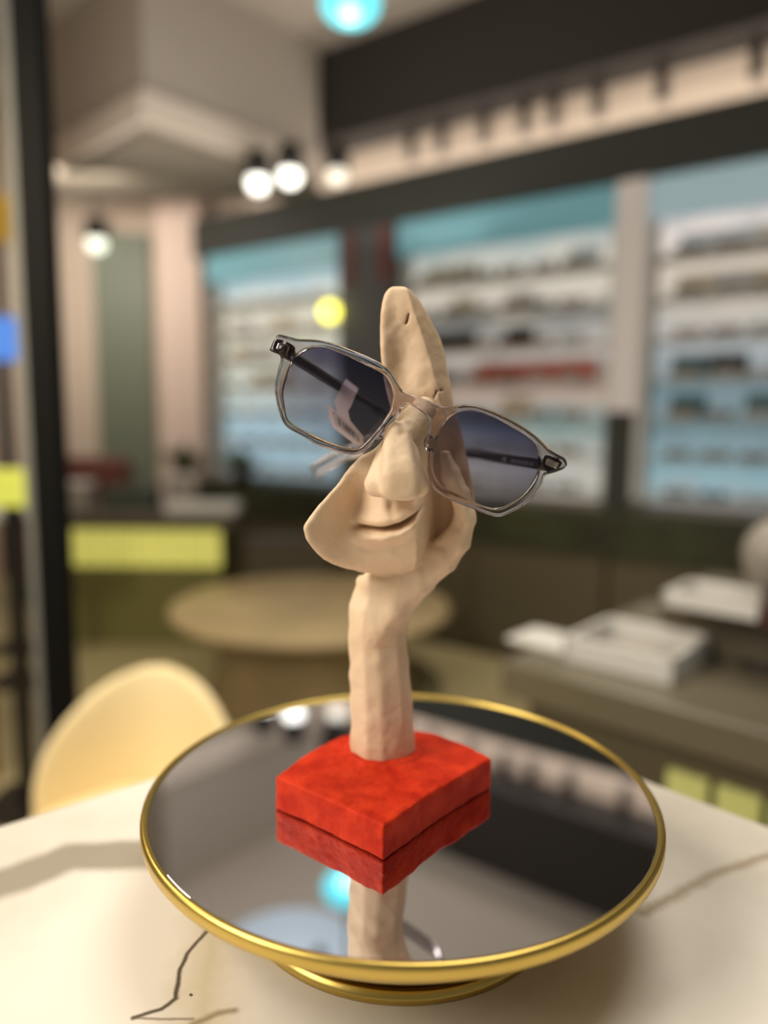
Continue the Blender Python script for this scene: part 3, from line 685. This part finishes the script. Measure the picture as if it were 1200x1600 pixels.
# --- hand-modelled unevenness and a few cracks
D3 = D3+vnoise(X, Y, Z, .0075, 5)*(.0006+.0007*(Z < EYE-.088))+vnoise(X, Y, Z, .0028, 6)*.0003
cr_l = [[(635, 505, .380), (640, 488, .380)], [(682, 556, .3795), (690, 549, .381), (697, 548, .384)], [(678, 622, .3785), (682, 612, .378), (690, 609, .379)], [(568, 904, .3750), (578, 910, .3755), (592, 906, .375), (600, 907, .3755)], [(560, 911, .377), (572, 913, .376)]]
D3 = D3.astype(np.float32)
for c in cr_l:
    for (a0, b0, c0), (a1_, b1_, c1_) in zip(c, c[1:]):
        D3 = smax(D3, -rcone(X, Y, Z, A(a0, b0, c0), A(a1_, b1_, c1_), .0007, .0007, 3.0), .0004)
def clay_mat():
    m = mat('pale_clay', (228, 202, 170), .6, noise=(26, .22, (212, 180, 144)))
    nt = m.node_tree; b = nt.nodes['Principled BSDF']; N = nt.nodes.new; L = nt.links.new
    tc = N('ShaderNodeTexCoord'); n = N('ShaderNodeTexNoise'); n.inputs['Scale'].default_value = 130; n.inputs['Detail'].default_value = 7
    n3 = N('ShaderNodeTexVoronoi'); n3.inputs['Scale'].default_value = 420; L(tc.outputs['Object'], n3.inputs['Vector'])
    r = N('ShaderNodeValToRGB'); r.color_ramp.elements[0].position = .03; r.color_ramp.elements[1].position = .13; L(n3.outputs['Distance'], r.inputs[0])
    n4 = N('ShaderNodeTexNoise'); n4.inputs['Scale'].default_value = 38; L(tc.outputs['Object'], n4.inputs['Vector'])
    r4 = N('ShaderNodeValToRGB'); r4.color_ramp.elements[0].position = .50; r4.color_ramp.elements[1].position = .60; L(n4.outputs['Fac'], r4.inputs[0])
    mxp = N('ShaderNodeMix'); mxp.data_type = 'FLOAT'; L(r4.outputs[0], mxp.inputs[0]); mxp.inputs[2].default_value = 1; L(r.outputs[0], mxp.inputs[3])
    L(tc.outputs['Object'], n.inputs['Vector'])
    ad = N('ShaderNodeMath'); ad.operation = 'MULTIPLY_ADD'; L(mxp.outputs[0], ad.inputs[0]); ad.inputs[1].default_value = .5; L(n.outputs['Fac'], ad.inputs[2])
    src = b.inputs['Base Color'].links[0].from_socket; dk_ = N('ShaderNodeMix'); dk_.data_type = 'RGBA'; L(mxp.outputs[0], dk_.inputs[0]); dk_.inputs[6].default_value = lin((150, 112, 74)); L(src, dk_.inputs[7]); L(dk_.outputs[2], b.inputs['Base Color'])
    k = N('ShaderNodeBump'); k.inputs['Strength'].default_value = .55; k.inputs['Distance'].default_value = .0008; L(ad.outputs[0], k.inputs['Height']); L(k.outputs[0], b.inputs['Normal'])
    return m
CL = clay_mat()
sc_ = thing('clay_sculpture', 'pale clay sculpture of a hand holding half a face, on a red block', 'sculpture', (0, .39, SZ))
fig = vol_mesh('face_and_arm', D3, (x0, y0, z0), h, CL, None)
fig.parent = sc_; fig.matrix_parent_inverse = Matrix.Translation((0, -.39, -SZ)); fig['label'] = 'unpainted beige clay face, hand and arm'
del D3
# --- red plinth
h2 = .0010
gx = np.arange(-.064, .070, h2, dtype=np.float32); gy = np.arange(.320, .452, h2, dtype=np.float32); gz = np.arange(SZ-.004, SZ+.026, h2, dtype=np.float32)
X = gx[:, None, None]; Y = gy[None, :, None]; Z = gz[None, None, :]
X2, Y2 = np.meshgrid(gx, gy, indexing='ij')
pl = [(-.0567, .3706), (-.0465, .3927), (-.033, .4142), (-.0196, .430), (.0012, .440), (.0199, .4366), (.0337, .4293), (.0513, .4117), (.0620, .3946), (.0300, .3605), (.0012, .3240), (-.028, .3485)]
dP = seg_poly(X2, Y2, pl)[:, :, None]
topz = SZ+.0184-.0016*np.clip((Y2-.40)/.04, 0, 1)[:, :, None]
D4 = smax(smax(dP, Z-topz, .0020), (SZ+.0003)-Z, .0007)
rc = np.sqrt((X-.0012)**2+(Y-.4035)**2)
D4 = smin(D4, smax(np.abs(rc-.0180)-.0028, Z-(SZ+.0200), .002), .004)
D4 = D4+vnoise(X, Y, Z, .010, 8)*.0009+vnoise(X, Y, Z, .0035, 9)*.0004
D4 = np.maximum(D4, (SZ+.0002)-Z)
red = mat('red_orange_paint', (206, 56, 24), .6, noise=(75, .16, (172, 34, 12)), bump=(170, .9, .0014), spec=.12)
pln = vol_mesh('plinth', D4.astype(np.float32), (gx[0], gy[0], gz[0]), h2, red, None)
pln.parent = sc_; pln.matrix_parent_inverse = Matrix.Translation((0, -.39, -SZ)); pln['label'] = 'thick red orange painted block'

# ================================================================== SUNGLASSES
nv = Vector((.1044, .9937, -.0402)).normalized(); P0 = Vector(ony(650, 628, .345))
def onp(px, py, off=0):
    v = Vector(ray(px, py)); e = Vector((0, 0, EYE)); t_ = ((P0+nv*off-e).dot(nv))/v.dot(nv); return e+v*t_
ax_ = (onp(870, 722)-onp(440, 540)).normalized(); az_ = -nv.copy(); ay_ = az_.cross(ax_).normalized()   # local x along the frame, y up, z towards the viewer
GM = Matrix((( ax_.x, ay_.x, az_.x, P0.x), (ax_.y, ay_.y, az_.y, P0.y), (ax_.z, ay_.z, az_.z, P0.z), (0, 0, 0, 1)))
GI = GM.inverted()
def loc2(px, py): q_ = GI @ onp(px, py); return (q_.x, q_.y)
def warp_frame(me):
    for v in me.vertices: v.co.z -= .8*v.co.x**2
def curve_mesh(name, loops, ext, bev, m, parent, sub=4, res=2):
    c = bpy.data.curves.new(name, 'CURVE'); c.dimensions = '2D'; c.fill_mode = 'BOTH'; c.extrude = ext; c.bevel_depth = bev; c.bevel_resolution = res; c.offset = -bev
    for lp in loops:
        P_ = smoothpts(lp, sub, True); s = c.splines.new('POLY'); s.points.add(len(P_)-1); s.use_cyclic_u = True
        for i, q_ in enumerate(P_): s.points[i].co = (q_[0], q_[1], 0, 1)
    o = bpy.data.objects.new('tmp', c); COL.objects.link(o); dg = bpy.context.evaluated_depsgraph_get(); dg.update()
    me = bpy.data.meshes.new_from_object(o.evaluated_get(dg)); bpy.data.objects.remove(o); me.name = name
    bm = bmesh.new(); bm.from_mesh(me); bmesh.ops.remove_doubles(bm, verts=bm.verts, dist=1e-6); bmesh.ops.recalc_face_normals(bm, faces=bm.faces); bm.to_mesh(me); bm.free()
    warp_frame(me); me.materials.clear()
    o = link(name, me, m, parent); 
    for p_ in me.polygons: p_.use_smooth = abs(p_.normal.z) < .98
    return o
fo = [(436, 556), (432, 577), (428, 598), (428, 617), (435, 645), (447, 667), (477, 684), (493, 694), (521, 704), (549, 710), (564, 708), (577, 698), (590, 682), (604, 667), (618, 655), (625, 645), (629, 636), (638, 633), (650, 638), (663, 647), (671, 658), (670, 674), (667, 690), (666, 720), (669, 742), (677, 763), (692, 776), (712, 785), (740, 796), (760, 804), (780, 808), (800, 801), (820, 790), (836, 776), (847, 759), (853, 744), (870, 738), (882, 733), (888, 726), (884, 716), (873, 710), (860, 702), (845, 687), (825, 671), (800, 656), (775, 644), (750, 635), (730, 632), (710, 634), (692, 635), (675, 628), (652, 619), (632, 612), (622, 600), (612, 583), (600, 571), (577, 558), (545, 545), (517, 535), (493, 530), (464, 528), (444, 523), (430, 522), (420, 541), (420, 547)]
li = [(455, 566), (467, 553), (480, 545), (498, 542), (512, 544), (540, 555), (563, 566), (591, 580), (602, 588), (609, 600), (614, 619), (611, 638), (601, 655), (587, 674), (573, 689), (561, 699), (549, 701), (531, 697), (503, 686), (477, 674), (454, 661), (446, 651), (442, 631), (440, 612), (445, 591)]
ri = [(687, 673), (700, 655), (715, 645), (732, 642), (750, 645), (775, 655), (800, 669), (822, 682), (835, 692), (841, 707), (842, 730), (835, 750), (820, 770), (800, 785), (780, 794), (760, 792), (740, 784), (712, 771), (692, 760), (681, 745), (677, 725), (681, 695)]
T = lambda L_: [loc2(*p_) for p_ in L_]
FO, LI, RI = T(fo), T(li), T(ri)
def glass(name, rgb, rough=.02, ior=1.49, dens=0, vcol=(.5, .5, .5)):
    m = bpy.data.materials.new(name); m.use_nodes = True; nt = m.node_tree; nt.nodes.clear()
    o = nt.nodes.new('ShaderNodeOutputMaterial'); g = nt.nodes.new('ShaderNodeBsdfGlass'); g.inputs['Color'].default_value = (*rgb, 1); g.inputs['Roughness'].default_value = rough; g.inputs['IOR'].default_value = ior
    nt.links.new(g.outputs[0], o.inputs[0])
    if dens:
        v = nt.nodes.new('ShaderNodeVolumeAbsorption'); v.inputs['Color'].default_value = (*vcol, 1); v.inputs['Density'].default_value = dens; nt.links.new(v.outputs[0], o.inputs['Volume'])
    return m
M['acetate'] = glass('grey_crystal_acetate', (.80, .77, .78), .03)
M['smoke'] = glass('dark_smoky_acetate', (.20, .17, .17), .06)
M['silver'] = mat('hinge_metal', (200, 190, 170), .25, metal=1)
M['core'] = mat('dark_core_wire', (70, 66, 70), .35, metal=1)
sg = bpy.data.objects.new('sunglasses', None); sg.empty_display_size = .03; COL.objects.link(sg); sg.matrix_world = GM
tag(sg, 'grey crystal framed sunglasses with dark gradient lenses worn askew on the clay nose', 'sunglasses')
fr = curve_mesh('frame_front', [FO, LI, RI], .0006, .0015, M['acetate'], sg, res=4)
def lensmat():
    m = bpy.data.materials.new('violet_grey_gradient_lens'); m.use_nodes = True; nt = m.node_tree; nt.nodes.clear(); N = nt.nodes.new; L = nt.links.new
    o = N('ShaderNodeOutputMaterial'); tc = N('ShaderNodeTexCoord'); sp = N('ShaderNodeSeparateXYZ'); L(tc.outputs['Object'], sp.inputs[0])
    mr = N('ShaderNodeMapRange'); mr.inputs['From Min'].default_value = -.034; mr.inputs['From Max'].default_value = .012; L(sp.outputs['Y'], mr.inputs['Value'])
    cr = N('ShaderNodeValToRGB'); e = cr.color_ramp.elements; e[0].position = 0; e[0].color = (.84, .82, .82, 1); e[1].position = 1; e[1].color = (.26, .25, .38, 1)
    k = e.new(.5); k.color = (.60, .58, .64, 1); L(mr.outputs[0], cr.inputs[0])
    tr = N('ShaderNodeBsdfTransparent'); L(cr.outputs[0], tr.inputs[0]); gl = N('ShaderNodeBsdfGlossy'); gl.inputs['Roughness'].default_value = .01; gl.inputs['Color'].default_value = (.75, .8, 1, 1)
    fn = N('ShaderNodeFresnel'); fn.inputs['IOR'].default_value = 1.5; mx = N('ShaderNodeMixShader'); L(fn.outputs[0], mx.inputs[0]); L(tr.outputs[0], mx.inputs[1]); L(gl.outputs[0], mx.inputs[2]); L(mx.outputs[0], o.inputs[0])
    return m
LM = lensmat()
for lp in (LI, RI):
    c_ = np.mean(lp, axis=0); lp2 = [tuple(c_+(np.array(q_)-c_)*1.006) for q_ in lp]
    ln = curve_mesh('lens', [lp2], .0006, .0002, LM, sg); ln['label'] = 'violet grey gradient tinted lens'
def lp3(px, py, y): return GI @ Vector(ony(px, py, y))
# hinge ends, temples
def temple(pts, side):
    """pts: (px, py, depth) path; round-cornered bar with a metal core"""
    Pw = [lp3(*p_) for p_ in pts]; Ps = [Vector(q_) for q_ in smoothpts([tuple(q_) for q_ in Pw], 6)]
    n = len(Ps); hh = [.0034-.0008*sin(pi*min(1, i/(n*.6)))+(.0012 if i > n*.75 else 0) for i in range(n)]; ww = [.0016]*n
    bm = bmesh.new(); sweep(bm, Ps, ww, hh, up=(0, 1, 0), n=6, power=.5); tm = done('temple', bm, M['acetate'], sg, True)
    bm = bmesh.new(); k = int(n*.72); sweep(bm, Ps[1:k], [.0005]*(k-1), [.0015]*(k-1), up=(0, 1, 0), n=4, power=.5); cw_ = done('core_wire', bm, M['core'], tm, True)
    cw_['label'] = 'dark metal core wire'
    return tm
temple([(441, 543, .350), (447, 550, .356), (497, 583, .375), (548, 615, .400), (590, 640, .428), (603, 652, .452), (575, 690, .463), (520, 718, .474), (489, 737, .478)], -1)
temple([(866, 724, .354), (856, 727, .361), (812, 721, .390), (772, 715, .420), (742, 709, .450), (722, 712, .470), (695, 750, .480), (640, 782, .486), (610, 795, .488)], 1)
for L0 in ([(428, 529), (443, 531), (457, 541), (450, 556), (440, 556), (424, 545)], [(853, 712), (866, 714), (880, 723), (872, 733), (858, 737), (850, 728)]):
    e_ = curve_mesh('end_piece', [T(L0)], .0012, .0005, M['smoke'], sg); 
    for v in e_.data.vertices: v.co.z -= .0034
    e_['label'] = 'dark smoky end piece'
    cx_ = sum(p_[0] for p_ in T(L0))/6; cy_ = sum(p_[1] for p_ in T(L0))/6
    bm = bmesh.new(); z_ = -.8*cx_**2-.0008
    bm_box(bm, (cx_, cy_, z_-.0046), (.0052, .0024, .0020), None, .0004); bm_box(bm, (cx_, cy_+.0001, z_-.0075), (.0030, .0034, .0050), None, .0004)
    hg = done('hinge', bm, M['silver'], sg); hg['label'] = 'pale gold metal hinge'
    bm = bmesh.new(); bm_box(bm, (cx_, cy_, z_+.0024), (.0058, .0030, .0007), Matrix.Rotation(.1, 3, 'Z') if 0 else None, .0003)
    rv = done('rivet', bm, M['silver'], sg); rv['label'] = 'small metal front rivet'
# nose pads moulded on the inner rims
for (a, b) in (((604, 664), (583, 690)), ((671, 676), (668, 708))):
    A_, B_ = loc2(*a), loc2(*b); pts_ = [Vector((A_[0]+(B_[0]-A_[0])*t_, A_[1]+(B_[1]-A_[1])*t_, -.0035-.0022*sin(pi*t_))) for t_ in np.linspace(0, 1, 9)]
    bm = bmesh.new(); sweep(bm, pts_, [.0004+.0021*sin(pi*min(max(t_, .03), .97)) for t_ in np.linspace(0, 1, 9)], [.0004+.0016*sin(pi*min(max(t_, .03), .97)) for t_ in np.linspace(0, 1, 9)], up=(0, 0, 1), n=6, power=1)
    done('nose_pad', bm, M['acetate'], sg, True)

# stamped mark and fine ridges on the inner face of the right temple
tr_ = [o for o in sg.children if o.name.startswith('temple')][-1]
pa_, pb_ = Vector(ony(845, 727, .3685)), Vector(ony(775, 716, .414)); td_ = (pa_-pb_).normalized(); back = Vector(ray(800, 718)).normalized()
zz_ = -back; yy_ = zz_.cross(td_).normalized(); zz_ = td_.cross(yy_).normalized()
def onT(k, w_): return GI @ (pb_+(pa_-pb_)*k+yy_*w_+zz_*.0026)
bm = bmesh.new()
for k in range(9):
    k0 = .47+k*.055; vs = [bm.verts.new(onT(a, b_)) for a, b_ in ((k0, -.0011), (k0+.018, -.0011), (k0+.018, .0011), (k0, .0011))]; bm.faces.new(vs)
bmesh.ops.solidify(bm, geom=list(bm.faces), thickness=.0002); rd = done('ridge', bm, mat('pale_engraving', (170, 168, 178), .4), tr_); rd['label'] = 'row of fine pale ridges'
tcu = bpy.data.curves.new('engraved_mark', 'FONT'); tcu.body = 'CE'; tcu.size = .0036; tcu.extrude = .0001; tcu.align_x = 'CENTER'; tcu.align_y = 'CENTER'
to_ = bpy.data.objects.new('tmp', tcu); COL.objects.link(to_); dg_ = bpy.context.evaluated_depsgraph_get(); dg_.update()
tme = bpy.data.meshes.new_from_object(to_.evaluated_get(dg_)); bpy.data.objects.remove(to_)
o3 = pb_+(pa_-pb_)*.30+zz_*.0026; TMx = Matrix(((td_.x, yy_.x, zz_.x, o3.x), (td_.y, yy_.y, zz_.y, o3.y), (td_.z, yy_.z, zz_.z, o3.z), (0, 0, 0, 1)))
tme.transform(GI @ TMx); tme.materials.clear(); em = link('engraved_mark', tme, bpy.data.materials['pale_engraving'], tr_); em['label'] = 'small pale stamped letters'
# ------------------------------------------------------------------ paper price tag looped round the left temple
M['paper'] = mat('white_tag_paper', (236, 222, 216), .55)
M['ink'] = mat('barcode_ink', (14, 10, 9), .6)
TG = thing('price_tag', 'small white price tag with a bar code looped round the left temple behind the lens', 'tag', tuple(ony(545, 618, .4)))
def ribbon(name, Lp, Rp, th, m, parent):
    bm = bmesh.new(); n = len(Lp); o0 = parent.location; a = [bm.verts.new(Vector(p_)-o0) for p_ in Lp]; b = [bm.verts.new(Vector(p_)-o0) for p_ in Rp]
    for i in range(n-1): bm.faces.new((a[i], b[i], b[i+1], a[i+1]))
    bmesh.ops.recalc_face_normals(bm, faces=bm.faces)
    if bm.faces[0].normal.y > 0 if bm.faces.ensure_lookup_table() is None else False: bmesh.ops.reverse_faces(bm, faces=bm.faces)
    bm.normal_update(); bmesh.ops.solidify(bm, geom=list(bm.faces), thickness=th); return done(name, bm, m, parent)
bm = bmesh.new(); tp = [(536, 599), (557, 614), (549, 634), (544, 642), (547, 657), (567, 681), (569, 693), (561, 698), (545, 687), (521, 668), (514, 652), (512, 630), (517, 634), (526, 644), (527, 640), (523, 627)]
bm.faces.new([bm.verts.new(Vector(ony(*p_, .388))-TG.location) for p_ in tp]); bm.normal_update()
bmesh.ops.solidify(bm, geom=list(bm.faces), thickness=.0003); bmesh.ops.recalc_face_normals(bm, faces=bm.faces); done('tag_paper', bm, M['paper'], TG)
ribbon('tag_loop', [ony(536, 599, .3880), ony(541, 592, .398), ony(540, 597, .408)], [ony(557, 614, .3880), ony(560, 607, .398), ony(559, 612, .408)], .0003, M['paper'], TG)
bm = bmesh.new(); o0 = TG.location
Q = [Vector(ony(520, 643, .3866)), Vector(ony(560, 680, .3859)), Vector(ony(561, 691, .3859)), Vector(ony(524, 662, .3860))]
def quad(u0, u1, v0, v1):
    f = lambda u, v: (Q[0].lerp(Q[1], u)).lerp(Q[3].lerp(Q[2], u), v)-o0
    vs = [bm.verts.new(f(u, v)) for u, v in ((u0, v0), (u1, v0), (u1, v1), (u0, v1))]; bm.faces.new(vs)
for u0, u1, v0, v1 in ((0, 1, 0, .05), (0, 1, .95, 1), (0, .02, 0, 1), (.98, 1, 0, 1)): quad(u0, u1, v0, v1)
rn = random.Random(3); u = .10
while u < .90:
    wv = rn.choice([.012, .02, .035, .05]); quad(u, min(u+wv, .92), .16, .86); u += wv+rn.choice([.015, .025, .04])
bmesh.ops.recalc_face_normals(bm, faces=bm.faces); bmesh.ops.solidify(bm, geom=list(bm.faces), thickness=.0001)
bc = done('barcode', bm, M['ink'], TG); bc['label'] = 'printed black bar code'
